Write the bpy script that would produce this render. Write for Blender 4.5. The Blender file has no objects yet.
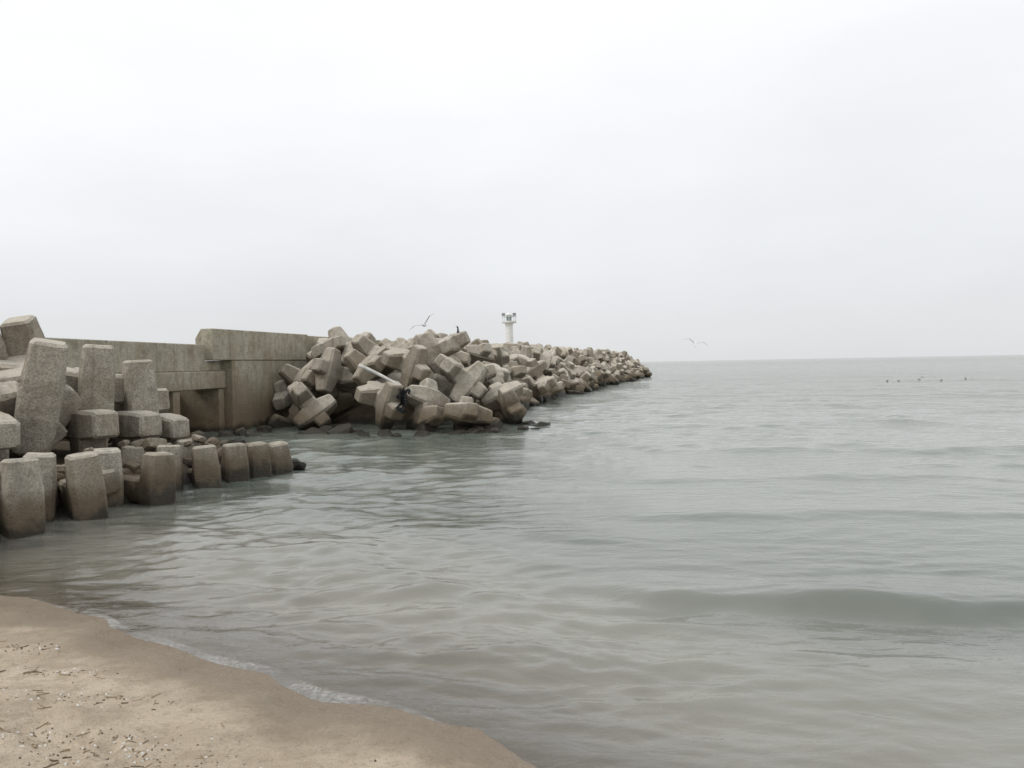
import bpy, bmesh, math, random
import numpy as np
from mathutils import Vector, Matrix, Euler, noise
random.seed(7); rng=np.random.default_rng(7)
S=bpy.context.scene
CAMH=2.0

# ---------------------------------------------------------------- helpers
def link(o): S.collection.objects.link(o); return o
def mesh_obj(name,verts,faces,mat=None,smooth=False):
    me=bpy.data.meshes.new(name); me.from_pydata([tuple(map(float,v)) for v in verts],[],faces); me.update()
    if mat: me.materials.append(mat)
    if smooth:
        for p in me.polygons: p.use_smooth=True
    return link(bpy.data.objects.new(name,me))
def np_mesh(name,V,F4,mat,smooth=False,attrs=None):
    """all quads/tris arrays F: (n,k)"""
    me=bpy.data.meshes.new(name)
    k=F4.shape[1]
    me.vertices.add(len(V)); me.vertices.foreach_set('co',V.astype(np.float32).ravel())
    me.loops.add(F4.size); me.loops.foreach_set('vertex_index',F4.astype(np.int32).ravel())
    me.polygons.add(len(F4)); me.polygons.foreach_set('loop_start',np.arange(0,F4.size,k,dtype=np.int32))
    me.polygons.foreach_set('loop_total',np.full(len(F4),k,dtype=np.int32))
    me.polygons.foreach_set('use_smooth',np.full(len(F4),smooth,dtype=bool))
    me.update(calc_edges=True); me.validate()
    if attrs:
        for n,a in attrs.items():
            at=me.attributes.new(n,'FLOAT','POINT'); at.data.foreach_set('value',a.astype(np.float32).ravel())
    me.materials.append(mat)
    return link(bpy.data.objects.new(name,me))

class NT:
    def __init__(s,name):
        s.m=bpy.data.materials.new(name); s.m.use_nodes=True; s.t=s.m.node_tree
        s.t.nodes.clear(); s.out=s.n('ShaderNodeOutputMaterial')
    def n(s,typ,**kw):
        nd=s.t.nodes.new(typ)
        for k,v in kw.items(): setattr(nd,k,v)
        return nd
    def l(s,a,b): s.t.links.new(a,b)
    def val(s,sock,v):
        if hasattr(v,'is_output'): s.l(v,sock)
        else: sock.default_value=v
    def math(s,op,a,b=0.0,c=None,clamp=False):
        nd=s.n('ShaderNodeMath',operation=op,use_clamp=clamp); s.val(nd.inputs[0],a); s.val(nd.inputs[1],b)
        if c is not None: s.val(nd.inputs[2],c)
        return nd.outputs[0]
    def noise(s,vec,scale,detail=4,rough=.55,dist=0):
        nd=s.n('ShaderNodeTexNoise'); s.l(vec,nd.inputs['Vector']); nd.inputs['Scale'].default_value=scale
        nd.inputs['Detail'].default_value=detail; nd.inputs['Roughness'].default_value=rough; nd.inputs['Distortion'].default_value=dist
        return nd.outputs['Fac']
    def ramp(s,fac,a,b,lo=0.,hi=1.):
        nd=s.n('ShaderNodeMapRange',interpolation_type='SMOOTHSTEP'); s.val(nd.inputs[0],fac)
        for i,v in zip((1,2,3,4),(a,b,lo,hi)): nd.inputs[i].default_value=v
        return nd.outputs[0]
    def mix(s,f,a,b,mode='MIX'):
        nd=s.n('ShaderNodeMix',data_type='RGBA',blend_type=mode); s.val(nd.inputs[0],f)
        for i,v in ((6,a),(7,b)):
            if hasattr(v,'is_output'): s.l(v,nd.inputs[i])
            else: nd.inputs[i].default_value=(*v,1)
        return nd.outputs[2]
    def scale(s,vec,sc):
        nd=s.n('ShaderNodeMapping'); s.l(vec,nd.inputs[0]); nd.inputs['Scale'].default_value=sc; return nd.outputs[0]
    def bump(s,h,strength,dist,normal=None):
        nd=s.n('ShaderNodeBump'); s.l(h,nd.inputs['Height']); nd.inputs['Strength'].default_value=strength
        nd.inputs['Distance'].default_value=dist
        if normal: s.l(normal,nd.inputs['Normal'])
        return nd.outputs[0]
    def pos(s):
        g=s.n('ShaderNodeNewGeometry'); return g
    def princ(s,col,rough,normal=None,spec=.3):
        p=s.n('ShaderNodeBsdfPrincipled')
        if hasattr(col,'is_output'): s.l(col,p.inputs['Base Color'])
        else: p.inputs['Base Color'].default_value=(*col,1)
        s.val(p.inputs['Roughness'],rough); p.inputs['Specular IOR Level'].default_value=spec
        if normal: s.l(normal,p.inputs['Normal'])
        s.l(p.outputs[0],s.out.inputs[0]); return p

def concrete(name,light,mid,dark,z0=.25,z1=.95,wall=False,tint=True):
    M=NT(name); g=M.pos(); P=g.outputs['Position']
    sep=M.n('ShaderNodeSeparateXYZ'); M.l(P,sep.inputs[0]); z=sep.outputs[2]
    ns=M.n('ShaderNodeSeparateXYZ'); M.l(g.outputs['Normal'],ns.inputs[0])
    n1=M.noise(P,.9,5,.6); n2=M.noise(P,5,6,.65); n3=M.noise(P,34,4,.7); n4=M.noise(P,2.3,5,.7)
    c=M.mix(M.ramp(n1,.32,.68),mid,light)
    c=M.mix(M.ramp(n2,.45,.72,0,.6),c,tuple(x*.55 for x in mid))
    c=M.mix(M.ramp(n4,.50,.66,0,.5),c,tuple(x*y for x,y in zip(mid,(.52,.46,.37))))
    c=M.mix(M.ramp(n3,.40,.64,0,.6),c,tuple(x*.38 for x in mid))
    if tint:
        a=M.n('ShaderNodeAttribute',attribute_name='tint')
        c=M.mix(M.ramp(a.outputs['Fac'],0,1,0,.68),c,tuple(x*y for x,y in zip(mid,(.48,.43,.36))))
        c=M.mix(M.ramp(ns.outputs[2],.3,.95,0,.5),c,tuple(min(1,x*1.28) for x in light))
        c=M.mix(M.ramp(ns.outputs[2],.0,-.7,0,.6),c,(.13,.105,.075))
    # vertical run-off streaks
    st=M.noise(M.scale(P,(3.5,3.5,.35)),1.6,4,.6)
    c=M.mix(M.ramp(st,.5,.72,0,.5 if wall else .5),c,tuple(x*.42 for x in mid))
    if wall:
        rs=M.noise(M.scale(P,(2,2,.25)),1.1,3,.6)
        c=M.mix(M.ramp(rs,.52,.68,0,.3),c,(.22,.14,.07))
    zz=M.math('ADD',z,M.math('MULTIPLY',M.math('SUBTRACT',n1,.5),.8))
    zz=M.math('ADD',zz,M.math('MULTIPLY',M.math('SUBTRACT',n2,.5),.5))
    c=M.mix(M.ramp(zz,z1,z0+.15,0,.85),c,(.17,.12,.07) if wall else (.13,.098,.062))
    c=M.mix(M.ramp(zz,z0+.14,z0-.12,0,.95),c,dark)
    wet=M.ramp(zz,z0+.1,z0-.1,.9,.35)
    b=M.bump(n2,.6,.06); b=M.bump(n3,1.0,.03,b)
    M.princ(c,wet,b,.3)
    return M.m
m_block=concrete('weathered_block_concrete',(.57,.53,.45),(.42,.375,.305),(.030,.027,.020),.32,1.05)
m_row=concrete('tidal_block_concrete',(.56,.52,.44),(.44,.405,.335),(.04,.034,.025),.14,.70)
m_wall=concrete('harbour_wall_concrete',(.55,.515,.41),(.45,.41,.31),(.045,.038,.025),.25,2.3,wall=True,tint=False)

# ---------------------------------------------------------------- shoreline
SX=[-4000,-60,-12,-6.5,-4.55,-3.29,-2.16,-1.32,-.65,-.2,.02,1.2,4,10,60,4000]
SY=[60,22,10.2,8.1,7.08,6.35,5.52,4.94,4.60,4.22,3.85,2.4,.2,-8,-60,-200]
def sand_z(X,Y):
    ys=np.interp(X,SX,SY)+.04*np.sin(X*3.1+.5)+.025*np.sin(X*7.3+1)
    d=(ys-Y)*.83
    return np.where(d>0,1.4*np.tanh(.085*d/1.4),3.5*np.tanh(.085*d/3.5))

def vnoise(X,Y,scale,seed):
    r=np.random.default_rng(seed); G=r.random((256,256))
    x=X/scale+1000.; y=Y/scale+1000.; xi=np.floor(x).astype(int); yi=np.floor(y).astype(int)
    fx=x-xi; fy=y-yi; fx=fx*fx*(3-2*fx); fy=fy*fy*(3-2*fy)
    g=lambda a,b:G[a%256,b%256]
    return (g(xi,yi)*(1-fx)+g(xi+1,yi)*fx)*(1-fy)+(g(xi,yi+1)*(1-fx)+g(xi+1,yi+1)*fx)*fy-.5

def grid_faces(nr,nc):
    i=np.arange(nr-1)[:,None]*nc+np.arange(nc-1)[None,:]
    return np.stack([i,i+1,i+nc+1,i+nc],-1).reshape(-1,4)

# ---------------------------------------------------------------- sand / seabed sheet
def coords(a,b,step,lo,hi):
    c=list(np.arange(a,b,step)); s=step; x=a
    L=[]; 
    while x>lo: s*=1.12; x-=s; L.append(x)
    R=[]; s=step; x=c[-1]
    while x<hi: s*=1.12; x+=s; R.append(x)
    return np.array(L[::-1]+c+R)
xs=coords(-8,3,.02,-9000,9000); ys=coords(-.5,8.5,.02,-3000,9000)
X,Y=np.meshgrid(xs,ys)
Z=sand_z(X,Y)
dry=np.clip((Z-.05)/.08,0,1)
near=np.exp(-((X+2)**2+(Y-4)**2)/200)
Z=Z+near*dry*(vnoise(X,Y,.9,1)*.06+vnoise(X,Y,.33,2)*.05+vnoise(X,Y,.13,3)*.036+vnoise(X,Y,.06,9)*.018)+near*(vnoise(X,Y,1.5,4)*.025)+near*vnoise(X,Y,.2,8)*.004
# shallow footprints
for i in range(40):
    fx=random.uniform(-6,-.3); fy=random.uniform(1.8,6); a=random.uniform(0,3.14)
    if sand_z(np.array(fx),np.array(fy))<.1: continue
    dx=(X-fx)*math.cos(a)+(Y-fy)*math.sin(a); dy=-(X-fx)*math.sin(a)+(Y-fy)*math.cos(a)
    r=np.sqrt((dx/.14)**2+(dy/.055)**2); Z-=.03*np.exp(-r**2)-.014*np.exp(-(r-1.5)**2*4)
M=NT('beach_sand'); g=M.pos(); P=g.outputs['Position']
sep=M.n('ShaderNodeSeparateXYZ'); M.l(P,sep.inputs[0])
a1=M.noise(P,1.3,5,.6); a2=M.noise(P,7,5,.65); a3=M.noise(P,110,3,.8); a4=M.noise(P,30,4,.7)
c=M.mix(M.ramp(a1,.35,.65),(.55,.45,.335),(.70,.59,.45))
c=M.mix(M.ramp(a2,.45,.62,0,.5),c,(.40,.315,.225))
c=M.mix(M.ramp(a3,.50,.72,0,.65),c,(.20,.155,.105))
c=M.mix(M.ramp(a4,.58,.70,0,.6),c,(.24,.185,.13))
zz=M.math('ADD',sep.outputs[2],M.math('MULTIPLY',M.math('SUBTRACT',a1,.5),.05))
c=M.mix(M.ramp(zz,.058,.022,0,.80),c,(.27,.215,.15))
c=M.mix(M.ramp(zz,-.0,-.14,0,.85),c,(.46,.41,.31))
b=M.bump(a4,.8,.04); b=M.bump(a3,.9,.014,b)
M.princ(c,M.ramp(zz,.045,.01,.9,.25),b,.35)
sand=np_mesh('sand_beach_ground',np.stack([X,Y,Z],-1).reshape(-1,3),grid_faces(len(ys),len(xs)),M.m,True)
SZ=Z.copy()

# ---------------------------------------------------------------- sea
rad=[1.2]
while rad[-1]<60: rad.append(rad[-1]*1.0052)
while rad[-1]<9500: rad.append(rad[-1]*1.022)
rad=np.array(rad); th=np.radians(np.linspace(-100,100,1250))
R,T=np.meshgrid(rad,th,indexing='ij')
X=R*np.sin(T); Y=R*np.cos(T)
depth=-sand_z(X,Y)
cell=np.maximum(R*.0052,R*.0028)
wx=X+vnoise(X,Y,3.1,11)*1.0+vnoise(X,Y,9,12)*2.5+vnoise(X,Y,.9,17)*.25; wy=Y+vnoise(X,Y,2.7,13)*.8+vnoise(X,Y,11,14)*2.5+vnoise(X,Y,.8,18)*.2
H=np.zeros_like(X)
for i in range(60):
    lam=.13*(24**(i/59.))*(1+.1*rng.random()); k=2*math.pi/lam
    ang=math.radians(-90-12+rng.normal()*31)
    amp=.0165*lam**1.0*(1.0 if lam<.8 else .45)/ (2.4)
    att=np.clip((lam/(cell*3.0))-1,0,1)
    ph=k*(wx*math.cos(ang)+wy*math.sin(ang))+rng.random()*6.28
    H+=amp*att*np.sin(ph)
gust=.75+1.1*vnoise(X,Y,5,15)+.8*vnoise(X,Y,1.7,16)
left=1/(1+np.exp((X-.1)/.9))          # small chop by the blocks
gust=gust*(.40+1.0*left*np.exp(-((Y-8)/9)**2)+.65*np.clip((Y-8)/13,0,1))
H*=np.clip(gust,.12,2)
for lam,amp,an in ((5.5,.022,-98),(8.3,.03,-86),(13,.045,-95),(22,.06,-90)):
    k=2*math.pi/lam; an=math.radians(an)
    H+=amp*.7*np.clip(lam/(cell*4)-1,0,1)*np.sin(k*(wx*math.cos(an)+wy*math.sin(an))+lam)*np.clip((Y-4)/12,0,1)
# low rollers coming ashore
def ridge(x0,y0,x1,y1,w,a,ex=1.0):
    global H
    L=math.hypot(x1-x0,y1-y0); ux,uy=(x1-x0)/L,(y1-y0)/L
    s=(X-x0)*ux+(Y-y0)*uy; d=-(X-x0)*uy+(Y-y0)*ux
    d=d+.18*np.sin(s*.9+x0)+vnoise(X,Y,1.1,int(abs(x0*10)+3))*.34+vnoise(X,Y,.4,int(abs(x0*10)+5))*.08
    e=1/(1+np.exp(-(s)/(.45*ex)))*1/(1+np.exp((s-L)/(.35*ex)))
    pr=np.where(d<0,np.exp(-(d/(w*.5))**2),np.exp(-(d/(w*1.5))**2))
    H+=a*e*pr*(1+.7*vnoise(X,Y,.9,int(abs(x0*10)+9)))
ridge(.9,7.05,7.5,4.6,.36,.14)
ridge(-.6,9.2,1.6,8.7,.4,.045)
ridge(1.0,10.4,6.5,9.6,.5,.05)
ridge(1.5,13.6,8,13.2,.6,.055,2)
ridge(4,18,16,17,.8,.06,2)
fade=np.clip((depth-.0)/.15,0,1)**.8
Zw=H*fade*.95
M=NT('sea_water'); g=M.pos(); P=g.outputs['Position']
dA=M.n('ShaderNodeAttribute',attribute_name='depth').outputs['Fac']
dist=M.n('ShaderNodeVectorMath',operation='LENGTH'); M.l(P,dist.inputs[0]); D=dist.outputs['Value']
w1=M.noise(M.scale(P,(1.,1.9,1.)),2.2,5,.6,.3); w2=M.noise(M.scale(P,(.35,1.,1.)),.55,4,.62,.2); w3=M.noise(M.scale(P,(.12,.4,1.)),.22,3,.6)
b=M.n('ShaderNodeBump'); M.l(w1,b.inputs['Height']); M.val(b.inputs['Strength'],M.ramp(D,4,50,.2,.7)); b.inputs['Distance'].default_value=.10
b2=M.n('ShaderNodeBump'); M.l(w2,b2.inputs['Height']); M.val(b2.inputs['Strength'],M.ramp(D,12,90,0,.8)); b2.inputs['Distance'].default_value=.35; M.l(b.outputs[0],b2.inputs['Normal'])
b3=M.n('ShaderNodeBump'); M.l(w3,b3.inputs['Height']); M.val(b3.inputs['Strength'],M.ramp(D,60,400,0,.9)); b3.inputs['Distance'].default_value=1.1; M.l(b2.outputs[0],b3.inputs['Normal'])
N=b3.outputs[0]
murk=M.noise(P,.35,4,.6)
body=M.mix(M.ramp(M.math('ADD',dA,M.math('MULTIPLY',M.math('SUBTRACT',murk,.5),.22)),.03,.44),(.47,.46,.405),(.140,.163,.140))
body=M.mix(M.ramp(murk,.4,.7,0,.22),body,(.19,.21,.182))
df=M.n('ShaderNodeBsdfDiffuse'); M.l(body,df.inputs[0])
tr=M.n('ShaderNodeBsdfTransparent'); tr.inputs[0].default_value=(.94,.95,.92,1)
al=M.math('SUBTRACT',1.0,M.math('EXPONENT',M.math('MULTIPLY',M.math('MAXIMUM',dA,0.),-3.6)))
foamn=M.noise(P,30,5,.7); fo2=M.noise(P,1.6,3,.6)
foam=M.math('MULTIPLY',M.ramp(dA,.005,.0015,0,1),M.ramp(M.math('ADD',foamn,M.math('MULTIPLY',fo2,.9)),.88,1.1,.06,.35))
ms=M.n('ShaderNodeMixShader'); M.l(al,ms.inputs[0]); M.l(tr.outputs[0],ms.inputs[1]); M.l(df.outputs[0],ms.inputs[2])
fd=M.n('ShaderNodeBsdfDiffuse'); fd.inputs[0].default_value=(.62,.61,.58,1)
mf=M.n('ShaderNodeMixShader'); M.l(foam,mf.inputs[0]); M.l(ms.outputs[0],mf.inputs[1]); M.l(fd.outputs[0],mf.inputs[2])
gl=M.n('ShaderNodeBsdfGlossy'); M.val(gl.inputs['Roughness'],M.ramp(D,5,150,.035,.12)); M.l(N,gl.inputs['Normal']); gl.inputs[0].default_value=(1,.995,.975,1)
fr=M.n('ShaderNodeFresnel'); M.val(fr.inputs[0],M.ramp(D,30,400,1.55,1.33)); M.l(N,fr.inputs['Normal'])
# rough distant sea: unresolved wave slopes never reflect at full grazing strength
frm=M.math('MINIMUM',fr.outputs[0],M.ramp(D,25,500,1.0,.74))
mg=M.n('ShaderNodeMixShader'); M.l(frm,mg.inputs[0]); M.l(mf.outputs[0],mg.inputs[1]); M.l(gl.outputs[0],mg.inputs[2])
M.l(mg.outputs[0],M.out.inputs[0])
sea=np_mesh('sea_water',np.stack([X,Y,Zw],-1).reshape(-1,3),grid_faces(len(rad),len(th)),M.m,True,{'depth':depth})

# ---------------------------------------------------------------- armour block templates
def prism(axis,center,L,wmid,wend,ch=.17):
    V=[];F=[]
    ts=[(-.5,wend*.82),(-.5+.05/L,wend),(-.17,wmid),(.17,wmid),(.5-.05/L,wend),(.5,wend*.82)]
    o=[i for i in range(3) if i!=axis]
    for t,w in ts:
        h=w/2; c=h*(1-ch*1.2)
        for u,v in ((h,-c),(h,c),(c,h),(-c,h),(-h,c),(-h,-c),(-c,-h),(c,-h)):
            p=[0,0,0]; p[axis]=t*L; p[o[0]]=u; p[o[1]]=v
            V.append([p[i]+center[i] for i in range(3)])
    n=len(ts)
    for r in range(n-1):
        for j in range(8): F.append((r*8+j,r*8+(j+1)%8,(r+1)*8+(j+1)%8,(r+1)*8+j))
    F.append(tuple(range(8))[::-1]); F.append(tuple((n-1)*8+j for j in range(8)))
    return V,F
DOLOS=((1,(0,0,0),1.5,.58,.60,.17),(2,(0,-.72,0),1.85,.62,.53,.17),(0,(0,.72,0),1.85,.625,.535,.17))
SIXLEG=((1,(0,0,0),2.25,.68,.50,.22),(2,(0,-.40,0),1.75,.70,.48,.22),(0,(0,.40,0),1.75,.705,.485,.22))
def block_template(cuts,seed,spec=DOLOS):
    bm=bmesh.new()
    for ax,c,L,wm,we,ch in spec:
        V,F=prism(ax,c,L,wm,we,ch)
        vs=[bm.verts.new(v) for v in V]
        for f in F: bm.faces.new([vs[i] for i in f])
    bmesh.ops.recalc_face_normals(bm,faces=bm.faces)
    if cuts: bmesh.ops.subdivide_edges(bm,edges=[e for e in bm.edges if e.calc_length()>.12],cuts=cuts,use_grid_fill=True)
    bmesh.ops.triangulate(bm,faces=bm.faces)
    for v in bm.verts:
        q=v.co*2.3+Vector((seed*7.1,seed*3.3,0)); q2=v.co*9+Vector((seed*3,0,0))
        v.co+=noise.noise_vector(q)*.007+noise.noise_vector(q2)*(.010 if cuts else .003)
    bm.verts.index_update()
    V=np.array([v.co[:] for v in bm.verts]); F=np.array([[v.index for v in f.verts] for f in bm.faces]); bm.free()
    return V,F
T_hi=[block_template(2,s) for s in (1,2,3)]
S_hi=[block_template(2,s,SIXLEG) for s in (1,2,3)]
S_md=[block_template(1,s,SIXLEG) for s in (1,2,3,4)]
S_lo=[block_template(0,s,SIXLEG) for s in (1,2,3)]
NS=3000
def samples(T):
    V,F=T; tri=V[F]; ar=np.linalg.norm(np.cross(tri[:,1]-tri[:,0],tri[:,2]-tri[:,0]),axis=1)
    idx=rng.choice(len(F),NS,p=ar/ar.sum()); r1=np.sqrt(rng.random(NS))[:,None]; r2=rng.random(NS)[:,None]
    return (1-r1)*tri[idx,0]+r1*(1-r2)*tri[idx,1]+r1*r2*tri[idx,2]
SPD=samples(block_template(0,1)); SPS=samples(S_lo[0])

class Field:
    def __init__(s,x0,x1,y0,y1,st):
        s.x0,s.y0,s.st=x0,y0,st; s.nx=int((x1-x0)/st); s.ny=int((y1-y0)/st)
        s.X,s.Y=np.meshgrid(x0+(np.arange(s.nx)+.5)*st,y0+(np.arange(s.ny)+.5)*st)
        s.H=np.full(s.X.shape,-2.)
    def ij(s,x,y): return np.clip(((y-s.y0)/s.st).astype(int),0,s.ny-1),np.clip(((x-s.x0)/s.st).astype(int),0,s.nx-1)
    def at(s,x,y): i,j=s.ij(np.array([x]),np.array([y])); return s.H[i[0],j[0]]
    def rest(s,P,q=.94):
        i,j=s.ij(P[:,0],P[:,1]); d=s.H[i,j]-P[:,2]; k=int(len(d)*q); return np.partition(d,k)[k]
    def add(s,P):
        i,j=s.ij(P[:,0],P[:,1]); np.maximum.at(s.H,(i,j),P[:,2])
def rotm(e): return np.array(Euler(e).to_matrix())
def rand_rot():
    q=rng.normal(size=4); q/=np.linalg.norm(q); w,x,y,z=q
    return np.array([[1-2*(y*y+z*z),2*(x*y-z*w),2*(x*z+y*w)],[2*(x*y+z*w),1-2*(x*x+z*z),2*(y*z-x*w)],[2*(x*z-y*w),2*(y*z+x*w),1-2*(x*x+y*y)]])
def poly_dist(X,Y,pts,closed=False):
    d=np.full(X.shape,1e9)
    n=len(pts)
    for a in range(n if closed else n-1):
        x0,y0=pts[a]; x1,y1=pts[(a+1)%n]; L2=(x1-x0)**2+(y1-y0)**2
        t=np.clip(((X-x0)*(x1-x0)+(Y-y0)*(y1-y0))/L2,0,1)
        d=np.minimum(d,np.hypot(X-x0-t*(x1-x0),Y-y0-t*(y1-y0)))
    return d
def inside(X,Y,pts):
    r=np.zeros(X.shape,bool); n=len(pts)
    for a in range(n):
        x0,y0=pts[a]; x1,y1=pts[(a+1)%n]
        if y0==y1: continue
        r^=((y0>Y)!=(y1>Y))&(X<(x1-x0)*(Y-y0)/(y1-y0)+x0)
    return r
def fill(fld,target,mask,sc,nmax,over=.55,tries=7,q=.90,maxfail=500,SP=SPS):
    out=[]; cand=np.argwhere(mask); fails=0
    while len(out)<nmax and fails<maxfail:
        ch=cand[rng.integers(len(cand),size=(26 if fails<60 else 8))]
        gap=target[ch[:,0],ch[:,1]]-fld.H[ch[:,0],ch[:,1]]
        c=ch[np.argmax(gap)]; tx,ty=fld.X[c[0],c[1]],fld.Y[c[0],c[1]]; tz=target[c[0],c[1]]
        if gap.max()<.25: fails+=1; continue
        best=None
        for _ in range(tries):
            Rm=rand_rot(); P=(SP*sc)@Rm.T; P=P+np.array([tx,ty,0]); z=fld.rest(P,q)
            top=P[:,2].max()+z
            if best is None or abs(top-tz-.1)<best[0]: best=(abs(top-tz-.1),Rm,z,P,top)
        if best[4]>tz+over: fails+=1; continue
        P=best[3]; P[:,2]+=best[2]; fld.add(P); out.append((best[1]*sc,(tx,ty,best[2])))
    print('fill',len(out),'fails',fails)
    return out
def join_blocks(name,items,tsel,mat):
    Vs=[];Fs=[];Ts=[];n=0
    for Rm,t in items:
        V,F=tsel(t); V2=V@Rm.T+np.array(t); Vs.append(V2); Fs.append(F+n); n+=len(V2); Ts.append(np.full(len(V2),rng.random()**1.2))
    return np_mesh(name,np.concatenate(Vs),np.concatenate(Fs),mat,False,{'tint':np.concatenate(Ts)})

# ---------------------------------------------------------------- breakwater pile
def wallX(y): return -9.0+.236*(y-24)
water_edge=[(-8.4,26.5),(-7.1,25.1),(-5,24.1),(-2.8,23.4),(-.8,23.8),(.3,24.8),(-.2,28),(.8,36),(2.8,44),(6.8,60),(17.4,102),(17.4,109),(13,112.5)]
poly=water_edge+[(wallX(112)+.5,112),(wallX(26.6)+.3,26.6)]
f=Field(-14,26,20,118,.11)
ed=poly_dist(f.X,f.Y,water_edge); ins=inside(f.X,f.Y,poly)
tgt=np.where(ins,np.minimum(.60+ed*1.0,2.95),-2)
f.H=np.where(ins,np.clip(-1.3+ed*.62,-1.3,.8),np.maximum(-1.9,-1.3-ed*1.1))
f.H[f.X<wallX(f.Y)-.4]=9
core=f.H.copy()
pile=fill(f,tgt,ins,.86,2600,over=.45,tries=7,q=.955,maxfail=900)
hm=ins&(f.Y<32); pile+=fill(f,tgt,hm,.82,120,over=.5,tries=12,q=.95,maxfail=300)
def sel(t):
    r=(S_hi if t[1]<27 else S_md if t[1]<45 else S_lo); return r[int(rng.integers(len(r)))]
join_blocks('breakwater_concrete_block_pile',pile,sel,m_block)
core[f.X<wallX(f.Y)]=-2
st=4
Xc,Yc,Zc=f.X[::st,::st],f.Y[::st,::st],core[::st,::st]+vnoise(f.X[::st,::st],f.Y[::st,::st],.6,5)*.4
Zc=np.minimum(Zc,1.2)
m_core=concrete('shaded_core_rubble',(.14,.12,.09),(.09,.075,.055),(.03,.027,.02),.3,.9)  # rubble colour darkened so gaps between blocks read as deeper shadow
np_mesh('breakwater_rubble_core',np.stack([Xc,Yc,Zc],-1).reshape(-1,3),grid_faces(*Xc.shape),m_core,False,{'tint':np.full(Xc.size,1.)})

# ---------------------------------------------------------------- near groyne blocks (left)
fl=Field(-16,-2,6,20,.07)
outw=np.array([.97,-.245,0]); rdir=np.array([.245,.97,0]); up=np.array([0,0,1.])
def place(x,y,z,R,sc,mat=None,name='wave_breaker_concrete_block',six=False):
    V,F=(S_hi if six else T_hi)[int(rng.integers(3))]
    o=np_mesh(name,V,F,mat or m_block,False,{'tint':np.full(len(V),rng.random()**1.5*.7)})
    Mx=Matrix(((*(R[0]*sc),x),(*(R[1]*sc),y),(*(R[2]*sc),z),(0,0,0,1))); o.matrix_world=Mx
    fl.add(((SPS if six else SPD)*sc)@R.T+np.array([x,y,z])); return o
def frame(xa,ya,za): return np.stack([xa,ya,za],1)
def jit(a=.05): return rotm(tuple(rng.normal(size=3)*a))
fx=-5.0+.25*(fl.Y-14)            # front line
inn=fx-fl.X
fl.H=np.where((fl.Y<15.9)&(fl.Y>8),np.clip(-.5+inn*.75,-1.6,.55),-1.6-np.maximum(0,fl.Y-15.9))
fl.H=np.where(inn<.35,-1.6,fl.H)
base_l=fl.H.copy()
def leg(x,y,top,sc,lean=0,j=.03,yaw=0,mat=None):
    ya=-outw; za=up; xa=np.cross(ya,za); R=jit(j)@rotm((0,lean,0))@rotm((0,0,yaw))@frame(xa,ya,za)
    c=np.array([x,y,top-.925*sc])-R@np.array([0,-.72*sc,0]); return place(c[0],c[1],c[2],R,sc,mat)
ra=math.radians
for y,x,t in ((8.75,-6.2,.98),(9.75,-6.05,.95),(10.75,-5.78,.9),(12.2,-5.48,.74),(13.6,-5.25,.70),(14.28,-5.0,.66),(14.85,-4.78,.62),(15.5,-4.56,.56)): leg(x,y,t,.66,yaw=ra(random.uniform(-38,-20)),mat=m_row,j=.05)
for y,x,t in ((9.4,-6.65,.90),(10.35,-6.4,.92),(11.6,-6.1,.84),(13.1,-5.85,.74),(13.0,-6.45,.75),(14.4,-6.0,.72)): leg(x,y+.3,t,.70,j=.07,yaw=ra(random.uniform(-45,-20)),mat=m_row)
# tall upright legs on top
leg(-7.2,12.15,2.50,.95,lean=ra(12),yaw=ra(-46))
leg(-6.98,13.35,2.45,.88,lean=ra(7),yaw=ra(-42))
leg(-6.82,14.6,2.20,.84,lean=ra(-5),yaw=ra(-36))
def stub(x,y,z,sc,yaw=0):
    xa=np.cross(-up,outw); R=jit(.06)@rotm((0,0,yaw))@frame(xa,-up,outw)
    c=np.array([x,y,z])-R@np.array([0,-.72*sc,.6*sc]); place(c[0],c[1],c[2],R,sc)
stub(-6.62,12.75,1.15,.78,ra(-25)); stub(-6.45,13.9,1.05,.78,ra(-25)); stub(-6.32,14.9,.92,.70,ra(-30)); stub(-7.3,11.3,1.15,.76,ra(-25))
def lying(x,y,z,yaw,pitch,sc,six=False):
    R=rotm((0,pitch,yaw)); R=R@rotm((ra(200),0,0)); place(x,y,z,R,sc,None,'wave_breaker_concrete_block',six)
lying(-8.2,13.3,1.95,ra(12),ra(-8),.88); lying(-9.1,12.8,1.95,ra(-25),ra(10),.9); lying(-8.0,14.4,1.3,ra(60),ra(30),.82,True); lying(-7.9,12.9,1.3,ra(40),ra(-38),.85,True); lying(-8.4,11.9,1.35,ra(-50),ra(30),.88,True)
tl=np.where(inn>1.2,np.where(fl.X/fl.Y<-.60,np.clip(.9+(inn-1.2)*1.2,0,2.4),1.5),-2)
ml=(inn>1.9)&(fl.X>-12.2)&(fl.Y>8.6)&(fl.Y<15.0)&(fl.X>-9.9+.1*(fl.Y-18)+.7)
left_items=fill(fl,tl,ml,.84,70,over=.30,tries=9,q=.96)
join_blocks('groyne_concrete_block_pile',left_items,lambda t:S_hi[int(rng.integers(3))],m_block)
np_mesh('groyne_rubble_core',np.stack([fl.X[::st,::st],fl.Y[::st,::st],base_l[::st,::st]+vnoise(fl.X[::st,::st],fl.Y[::st,::st],.5,6)*.25],-1).reshape(-1,3),grid_faces(*fl.X[::st,::st].shape),m_core,False,{'tint':np.full(fl.X[::st,::st].size,.9)})

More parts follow.
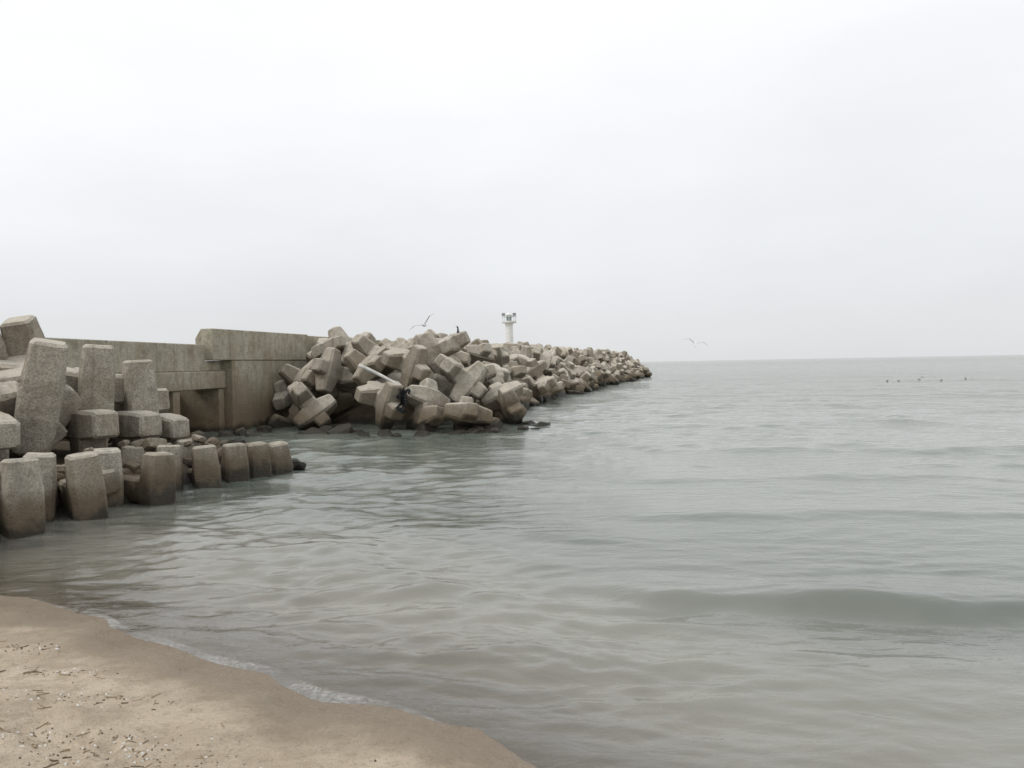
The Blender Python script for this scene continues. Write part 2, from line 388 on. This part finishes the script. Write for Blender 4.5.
# loose stones
def stones(name,pts,mat):
    Vs=[];Fs=[];Ts=[];n=0
    for x,y,z,r in pts:
        bm=bmesh.new(); bmesh.ops.create_icosphere(bm,subdivisions=2,radius=1)
        sd=Vector((random.random()*50,random.random()*50,0))
        sx=(random.uniform(.7,1.3),random.uniform(.7,1.3),random.uniform(.45,.85)); E=Euler((random.uniform(-.4,.4),random.uniform(-.4,.4),random.uniform(0,6))).to_matrix()
        for v in bm.verts:
            k=1+.5*noise.noise(v.co*1.1+sd)+.15*noise.noise(v.co*3+sd)
            q=v.co*k; q=Vector([max(-.72,min(.72,c)) for c in q])
            v.co=(E@Vector((q[0]*sx[0],q[1]*sx[1],q[2]*sx[2])))*r*1.2+Vector((x,y,z))
        bm.verts.index_update()
        Vs.append(np.array([v.co[:] for v in bm.verts])); Fs.append(np.array([[v.index for v in f_.verts] for f_ in bm.faces])+n); n+=len(bm.verts); Ts.append(np.full(len(bm.verts),random.random())); bm.free()
    return np_mesh(name,np.concatenate(Vs),np.concatenate(Fs),mat,False,{'tint':np.concatenate(Ts)})
pts=[]
for i in range(190):
    y=random.uniform(8.8,15.8); x=-5.0+.25*(y-14)-random.uniform(.7,2.2); r=random.uniform(.05,.2)
    z=fl.at(x,y)
    if z<1.0: pts.append((x,y,max(z,.3)+r*.2,r))
for i in range(16):
    pts.append((random.uniform(-8.6,-7.3),random.uniform(19.5,24.5),random.uniform(-.12,.08),random.uniform(.15,.4)))
for i in range(46):
    k=random.random(); a=random.randrange(1,6); p=water_edge[a]; q=water_edge[a+1]
    pts.append((p[0]+(q[0]-p[0])*k+random.uniform(-.2,.6),p[1]+(q[1]-p[1])*k-random.uniform(.0,.7),random.uniform(-.2,.0),random.uniform(.15,.4)))
for i in range(7): pts.append((-4.55+random.uniform(-.3,.25),15.9+random.uniform(-.3,.4),random.uniform(-.1,.1),random.uniform(.12,.22)))
stones('shore_boulders',pts,m_block)

# ---------------------------------------------------------------- harbour wall
def box(name,p0,d,L,t0,t1,z0,z1,mat,parent=None,prof=None):
    d=Vector((d[0],d[1],0)).normalized(); n=Vector((-d.y,d.x,0)); p0=Vector((p0[0],p0[1],0))
    pr=prof or [(t0,z0),(t1,z0),(t1,z1),(t0,z1)]
    V=[];
    for s in (0,L):
        for t,z in pr: V.append(p0+d*s+n*t+Vector((0,0,z)))
    k=len(pr); F=[tuple(range(k)),tuple(range(k,2*k))[::-1]]+[(i,i+k,(i+1)%k+k,(i+1)%k) for i in range(k)]
    o=mesh_obj(name,V,F,mat)
    bm=bmesh.new(); bm.from_mesh(o.data); bmesh.ops.recalc_face_normals(bm,faces=bm.faces); 
    bmesh.ops.bevel(bm,geom=bm.edges[:],offset=.02,segments=1,affect='EDGES'); bm.to_mesh(o.data); bm.free()
    if parent: o.parent=parent
    return o
def empty(name,loc=(0,0,0)):
    e=bpy.data.objects.new(name,None); e.location=loc; return link(e)
W=empty('breakwater_sea_wall'); dw=(.236,1)
Lw=91
box('lower_wall',(wallX(25.0),25.0),dw,Lw-1,0,5.2,-2,2.28,m_wall,W)
s=0
while s<Lw:
    L=min(6.0,Lw-s); d=Vector((dw[0],dw[1],0)).normalized(); p=(wallX(24)+.03+d.x*s,24+d.y*s)
    if s==0: box('parapet',p,dw,L-.03,0,0,0,0,m_wall,W,prof=[(0,2.284),(.62,2.284),(.62,2.95),(.42,3.24),(0,3.24)])
    else: box('parapet',p,dw,L-.03,0,.6,2.284,3.2,m_wall,W)
    s+=L
W2=empty('culvert_concrete_wall'); d2=(.1,1); x2=lambda y:-9.8+.1*(y-18.1)
ya=8.0; yb=23.95; LL=(yb-ya)*1.005; LX=(24.93-ya)*1.005
segs=[0,4.2,11.3,LL-.02]
for a,b_ in zip(segs[:-1],segs[1:]):
    box('upper_panel',(x2(ya+a),ya+a),d2,b_-a-.025,.0,.5,1.95,2.75,m_wall,W2)
box('end_panel',(x2(yb)+.005,yb),d2,.97,.0,.5,1.95,2.27,m_wall,W2)
box('beam',(x2(ya)+.16,ya),d2,LX,0,.9,1.42,1.945,m_wall,W2)
box('back_wall',(x2(ya)-1.3,ya),d2,LX,0,.4,-2,1.41,m_wall,W2)
box('deck',(x2(ya)-.75,ya),d2,LL-.02,0,3,1.3,2.2,m_wall,W2)
for y0,L in ((8.0,3),(12.4,.6),(15.3,.6),(18.0,.5),(21.9,.36),(24.6,.33)):
    box('pier',(x2(y0)+.1,y0),d2,L,0,1.3,-2,1.415,m_wall,W2)

# ---------------------------------------------------------------- light beacon
def lathe(name,prof,mat,n=24,parent=None,loc=(0,0,0)):
    V=[(r*math.cos(2*math.pi*i/n),r*math.sin(2*math.pi*i/n),z) for r,z in prof for i in range(n)]
    F=[(a*n+i,a*n+(i+1)%n,(a+1)*n+(i+1)%n,(a+1)*n+i) for a in range(len(prof)-1) for i in range(n)]
    F+= [tuple(range(n))[::-1],tuple((len(prof)-1)*n+i for i in range(n))]
    o=mesh_obj(name,V,F,mat,False); o.location=loc
    if parent:o.parent=parent
    return o
def simple(name,col,rough=.5,var=.25,sc=8):
    M=NT(name); tc=M.n('ShaderNodeTexCoord'); v=tc.outputs['Object']; nn=M.noise(v,sc,4,.6)
    c=M.mix(M.ramp(nn,.35,.7),col,tuple(x*(1-var) for x in col)); M.princ(c,rough,M.bump(nn,.2,.01),.4); return M.m
m_white=simple('white_paint',(.78,.78,.76),.5,.15,3); m_dkm=simple('dark_metal',(.2,.2,.21),.5); m_glass=simple('lamp_glass',(.35,.42,.42),.1)
LH=empty('light_beacon_tower',(-.15,66,2.28))
lathe('base',[(.62,0),(.62,.5),(.45,.56)],m_white,parent=LH)
lathe('column',[(.36,.5),(.33,1.6),(.30,2.9),(.36,3.1)],m_white,parent=LH)
lathe('gallery_floor',[(.55,3.1),(.62,3.14),(.62,3.26),(.3,3.27)],m_white,parent=LH)
lathe('lantern',[(.2,3.27),(.22,3.4),(.22,3.75),(.14,3.85)],m_glass,parent=LH)
lathe('roof',[(.28,3.76),(.27,3.84),(.05,4.0),(.02,4.1)],m_white,parent=LH)
lathe('handrail',[(.54,3.62),(.6,3.62),(.6,3.67),(.54,3.67)],m_white,parent=LH)
for i in range(8):
    a=i*math.pi/4; lathe('rail_post',[(.025,3.27),(.025,3.64)],m_white,6,LH,(.57*math.cos(a),.57*math.sin(a),0))
for sx in (-1,1):
    b_=mesh_obj('solar_panel',[(.45*sx-.14,-.03,3.72),(.45*sx+.14,-.03,3.72),(.45*sx+.14,.12,3.95),(.45*sx-.14,.12,3.95),(.45*sx-.14,0,3.7),(.45*sx+.14,0,3.7),(.45*sx+.14,.15,3.93),(.45*sx-.14,.15,3.93)],[(0,1,2,3),(7,6,5,4),(0,4,5,1),(1,5,6,2),(2,6,7,3),(3,7,4,0)],m_dkm); b_.parent=LH

# ---------------------------------------------------------------- birds
def loft(rings,n=10):
    V=[];F=[]
    for x,y,z,ry,rz in rings:
        for i in range(n): a=2*math.pi*i/n; V.append((x,y+ry*math.cos(a),z+rz*math.sin(a)))
    for r in range(len(rings)-1):
        for i in range(n): F.append((r*n+i,r*n+(i+1)%n,(r+1)*n+(i+1)%n,(r+1)*n+i))
    F+=[tuple(range(n))[::-1],tuple((len(rings)-1)*n+i for i in range(n))]
    return V,F
m_gw=simple('gull_white_feathers',(.8,.8,.8),.7,.1); m_gg=simple('gull_grey_feathers',(.62,.63,.65),.7); m_yel=simple('yellow_bill',(.6,.4,.05),.5); m_blk=simple('black_feathers',(.028,.028,.03),.6); m_br=simple('brown_feathers',(.12,.10,.085),.7)
def gull(loc,heading,roll,dihed):
    G=empty('flying_gull',loc); G.rotation_euler=(roll,0,heading)
    V,F=loft([(.24,0,.02,.012,.012),(.2,0,.02,.035,.035),(.14,0,.02,.045,.045),(.08,0,0,.05,.055),(-.02,0,0,.07,.07),(-.12,0,.0,.055,.05),(-.2,0,.01,.03,.02),(-.3,0,.01,.06,.006)])
    o=mesh_obj('body',V,F,m_gw,True); o.parent=G
    V,F=loft([(.3,0,.01,.004,.004),(.24,0,.018,.012,.012)],6); o=mesh_obj('bill',V,F,m_yel); o.parent=G
    for sg in (-1,1):
        st=[(0.03,.08,.0,.16),(.22,.1,.5,.15),(.42,.08,.75,.12),(.58,.0,.62,.08),(.7,-.09,.5,.02)]
        V=[]
        for sp,xl,zf,ch in st:
            z=dihed*min(sp,.42)-(sp-.42)*.25*(sp>.42)+.03
            V+=[(xl,sg*sp,z),(xl-ch*.4,sg*sp,z+.014),(xl-ch,sg*sp,z-.004),(xl-ch*.4,sg*sp,z-.008)]
        F=[(4*a+i,4*a+(i+1)%4,4*a+4+(i+1)%4,4*a+4+i) for a in range(4) for i in range(4)]+[(0,1,2,3),(16,17,18,19)]
        o=mesh_obj('wing',V,F,m_gg); o.parent=G
    return G
gull((-3.9,36,3.82),math.radians(75),math.radians(-30),.5)
gull((10.6,46,2.95),math.radians(80),math.radians(-15),.55).rotation_euler=(math.radians(20),math.radians(-38),math.radians(75))
# cormorant
cx,cy=-2.4,38.0
i,j=f.ij(np.array([cx]),np.array([cy])); sub=f.H[i[0]-4:i[0]+5,j[0]-3:j[0]+4]; k=np.unravel_index(np.argmax(sub),sub.shape)
cx=f.X[i[0]-4+k[0],j[0]-3+k[1]]; cy=f.Y[i[0]-4+k[0],j[0]-3+k[1]]; cz=sub.max()
print('CORM',cx,cy,cz)
C=empty('perched_cormorant',(cx,cy,cz-.02)); C.rotation_euler=(0,0,math.radians(150))
V,F=loft([(0,0,0,.03,.02),(.12,0,0,.095,.09),(.26,0,0,.12,.12),(.4,0,0,.095,.09),(.48,0,0,.055,.055),(.56,0,.015,.04,.04),(.64,0,.03,.035,.035),(.69,0,.02,.042,.042),(.73,0,-.0,.03,.03)],12)
V=[Matrix.Rotation(math.radians(-78),3,'Y')@Vector(v)+Vector((-.04,0,.1)) for v in V]
o=mesh_obj('body',V,F,m_blk,True); o.parent=C
V,F=loft([(.1,0,.82,.018,.018),(.2,0,.83,.008,.008),(.22,0,.82,.004,.006)],6); o=mesh_obj('bill',V,F,m_yel); o.parent=C
V,F=loft([(-.04,0,.13,.04,.015),(-.2,0,-.02,.07,.008)],8); o=mesh_obj('tail',V,F,m_blk); o.parent=C
for sg in (-1,1):
    V,F=loft([(-.02,sg*.09,.5,.02,.05),(-.07,sg*.11,.3,.02,.08),(-.12,sg*.07,.1,.012,.03)],8); o=mesh_obj('folded_wing',V,F,m_blk,True); o.parent=C
    V,F=loft([(.0,sg*.045,.16,.02,.02),(.02,sg*.045,.02,.014,.014),(.09,sg*.05,.01,.035,.006)],6); o=mesh_obj('leg',V,F,m_blk); o.parent=C
# floating ducks
V1,F1=loft([(-.3,0,.1,.02,.01),(-.2,0,.06,.07,.06),(-.05,0,.04,.12,.1),(.1,0,.03,.11,.1),(.2,0,.05,.06,.07),(.24,0,.12,.04,.05)],10)
V2,F2=loft([(.17,0,.12,.03,.04),(.21,0,.2,.035,.05),(.26,0,.25,.045,.045),(.3,0,.24,.03,.03),(.37,0,.225,.018,.008)],10)
Vd=V1+V2; Fd=F1+[tuple(a+len(V1) for a in q) for q in F2]
dm=bpy.data.meshes.new('floating_duck'); dm.from_pydata(Vd,[],Fd); dm.materials.append(m_br)
for p in dm.polygons: p.use_smooth=True
for dx,dy in ((31.2,66.2),(31.6,65.1),(35.2,68.8),(38.2,72.0),(35.1,65.1),(39.3,70.4),(38.7,67.9),(39.9,69.1),(38.5,74.6)):
    o=bpy.data.objects.new('floating_duck',dm); link(o); o.location=(dx,dy,.0); o.scale=(.45,.45,.42); o.rotation_euler=(0,0,random.uniform(-.5,.5)+math.pi*random.randrange(2)); 

# ---------------------------------------------------------------- driftwood / net on the pile
def tube(name,a,b,r,mat,seg=8):
    a=Vector(a); b=Vector(b); q=(b-a).to_track_quat('X','Z').to_matrix(); L=(b-a).length
    rings=[(L*t,random.uniform(-.02,.02),.03*math.sin(t*3),r*(1-.35*t),r*(1-.35*t)) for t in [i/seg for i in range(seg+1)]]
    V,F=loft(rings,10); return mesh_obj(name,[q@Vector(v)+a for v in V],F,mat,True)
m_drift=simple('bleached_driftwood',(.66,.64,.60),.8,.3,5)
def front(x,z,y0=22.0):
    y=y0
    while f.at(x,y)<z and y<32: y+=.05
    return y
xa,za,xb,zb=-4.6,2.05,-3.3,1.35
yy=min(front(xa,za),front(xb,zb),front((xa+xb)/2,(za+zb)/2))
tube('driftwood_log',(xa,yy-.03,za),(xb,yy-.03,zb),.06,m_drift)
m_net=simple('wet_fishing_net',(.018,.02,.02),.8)
V=[];F=[];nx,nz=10,22
for a in range(nz):
    for b_ in range(nx):
        x=-3.4+.34*b_/(nx-1)*(1-.5*a/nz)+.06*math.sin(a*.7); z=1.3-.7*a/(nz-1); V.append((x,min(front(x,z),26)-.04-.04*random.random(),z+.03*math.sin(b_)))
for a in range(nz-1):
    for b_ in range(nx-1): F.append((a*nx+b_,a*nx+b_+1,(a+1)*nx+b_+1,(a+1)*nx+b_))
mesh_obj('fishing_net',V,F,m_net)

# ---------------------------------------------------------------- beach litter
def chip(x,y,L,w,h,a,Vb,Fb,bend=0):
    n=len(Vb); k=4
    for i in range(k):
        t=i/(k-1)-.5; cx_=x+L*t*math.cos(a)-bend*(t*t)*math.sin(a); cy_=y+L*t*math.sin(a)+bend*(t*t)*math.cos(a); ww=w*(1-.7*abs(t)*1.4+.1)
        ix=np.argmin(abs(xs-cx_)); iy=np.argmin(abs(ys-cy_)); zz=SZ[iy,ix]
        nx_,ny_=-math.sin(a)*ww/2,math.cos(a)*ww/2
        Vb+= [(cx_+nx_,cy_+ny_,zz-.002),(cx_,cy_,zz+h),(cx_-nx_,cy_-ny_,zz-.002)]
    for i in range(k-1):
        q=n+3*i; Fb+=[(q,q+3,q+4,q+1),(q+1,q+4,q+5,q+2)]
def scatter(name,n,mat,Lr,wr,hr,cl):
    Vb=[];Fb=[];c=0;g_=0
    while c<n and g_<n*20:
        g_+=1
        if random.random()<.78:
            k=random.choice(cl); x=random.gauss(k[0],k[2]); y=random.gauss(k[1],k[3])
        else: x=random.uniform(-6,.3); y=random.uniform(1.8,7)
        if sand_z(np.array(x),np.array(y))<.05: continue
        chip(x,y,Lr[0]+(Lr[1]-Lr[0])*random.random()**5,random.uniform(*wr),random.uniform(*hr),random.uniform(0,3.14),Vb,Fb,random.uniform(-.04,.04)); c+=1
    return mesh_obj(name,Vb,Fb,mat)
cl=[(-2.6,4.6,.3,.08),(-2.0,3.9,.25,.1),(-2.9,5.1,.3,.05),(-1.5,3.7,.2,.08),(-2.45,4.1,.3,.06),(-.9,3.6,.2,.05),(-3.3,5.6,.3,.06)]
m_tw=simple('dark_twigs',(.17,.125,.08),.85,.5,40); m_re=simple('dry_reeds',(.33,.25,.16),.85,.4,30); m_sh=simple('broken_shells',(.72,.70,.66),.5,.2,40)
scatter('beach_twigs',180,m_tw,(.008,.10),(.004,.012),(.003,.008),cl)
scatter('beach_reed_litter',260,m_re,(.01,.10),(.004,.009),(.003,.007),cl)
scatter('beach_shell_fragments',150,m_sh,(.012,.03),(.01,.018),(.003,.008),cl)

# ---------------------------------------------------------------- world / sun / camera
w=bpy.data.worlds.new('World'); S.world=w; w.use_nodes=True; t=w.node_tree; t.nodes.clear()
SUN_EL,SUN_AZ=math.radians(48),math.radians(245)
N_=t.nodes.new; out=N_('ShaderNodeOutputWorld'); bg=N_('ShaderNodeBackground'); bg.inputs[1].default_value=.1
sky=N_('ShaderNodeTexSky'); sky.sky_type='NISHITA'; sky.sun_disc=False; sky.sun_elevation=SUN_EL; sky.sun_rotation=SUN_AZ
tc=N_('ShaderNodeTexCoord'); sp=N_('ShaderNodeSeparateXYZ'); t.links.new(tc.outputs['Generated'],sp.inputs[0])
mp=N_('ShaderNodeMapping'); mp.inputs['Scale'].default_value=(1,1,2.6); mp.inputs['Location'].default_value=(.35,.1,0); t.links.new(tc.outputs['Generated'],mp.inputs[0])
nz=N_('ShaderNodeTexNoise'); nz.inputs['Scale'].default_value=1.9; nz.inputs['Detail'].default_value=5; nz.inputs['Roughness'].default_value=.5; t.links.new(mp.outputs[0],nz.inputs[0])
cr=N_('ShaderNodeValToRGB'); e=cr.color_ramp.elements
e[0].position=0; e[0].color=(7.5,7.62,7.8,1); e[1].position=1; e[1].color=(11.4,11.5,11.6,1)
for p_,c_ in ((.04,(7.8,7.93,8.1,1)),(.16,(8.9,9.05,9.25,1)),(.36,(10.4,10.5,10.75,1))):
    x_=e.new(p_); x_.color=c_
t.links.new(sp.outputs[2],cr.inputs[0])
mr=N_('ShaderNodeMapRange'); t.links.new(nz.outputs[0],mr.inputs[0]); mr.inputs[1].default_value=.3; mr.inputs[2].default_value=.7; mr.inputs[3].default_value=.94; mr.inputs[4].default_value=1.06
mu=N_('ShaderNodeVectorMath'); mu.operation='SCALE'; t.links.new(cr.outputs[0],mu.inputs[0]); t.links.new(mr.outputs[0],mu.inputs['Scale'])
mx=N_('ShaderNodeMix'); mx.data_type='RGBA'; mx.inputs[0].default_value=.95; t.links.new(sky.outputs[0],mx.inputs[6]); t.links.new(mu.outputs[0],mx.inputs[7])
t.links.new(mx.outputs[2],bg.inputs[0]); t.links.new(bg.outputs[0],out.inputs[0])
sd=bpy.data.lights.new('sun','SUN'); sd.energy=1.15; sd.angle=math.radians(16); sd.color=(1,.96,.9)
so=link(bpy.data.objects.new('sun',sd)); el,az=SUN_EL,SUN_AZ
so.rotation_euler=(-Vector((math.sin(az)*math.cos(el),math.cos(az)*math.cos(el),math.sin(el)))).to_track_quat('-Z','Y').to_euler()
cam=bpy.data.cameras.new('camera'); cam.lens=28; cam.sensor_width=36; cam.clip_end=30000; cam.clip_start=.05
co=link(bpy.data.objects.new('camera',cam))
co.matrix_world=Matrix.Translation((0,0,CAMH))@Matrix.Rotation(math.radians(90-1.44),4,'X')@Matrix.Rotation(math.radians(-1.07),4,'Z')
S.camera=co
S.view_settings.view_transform='Standard'; S.view_settings.look='None'; S.view_settings.exposure=0
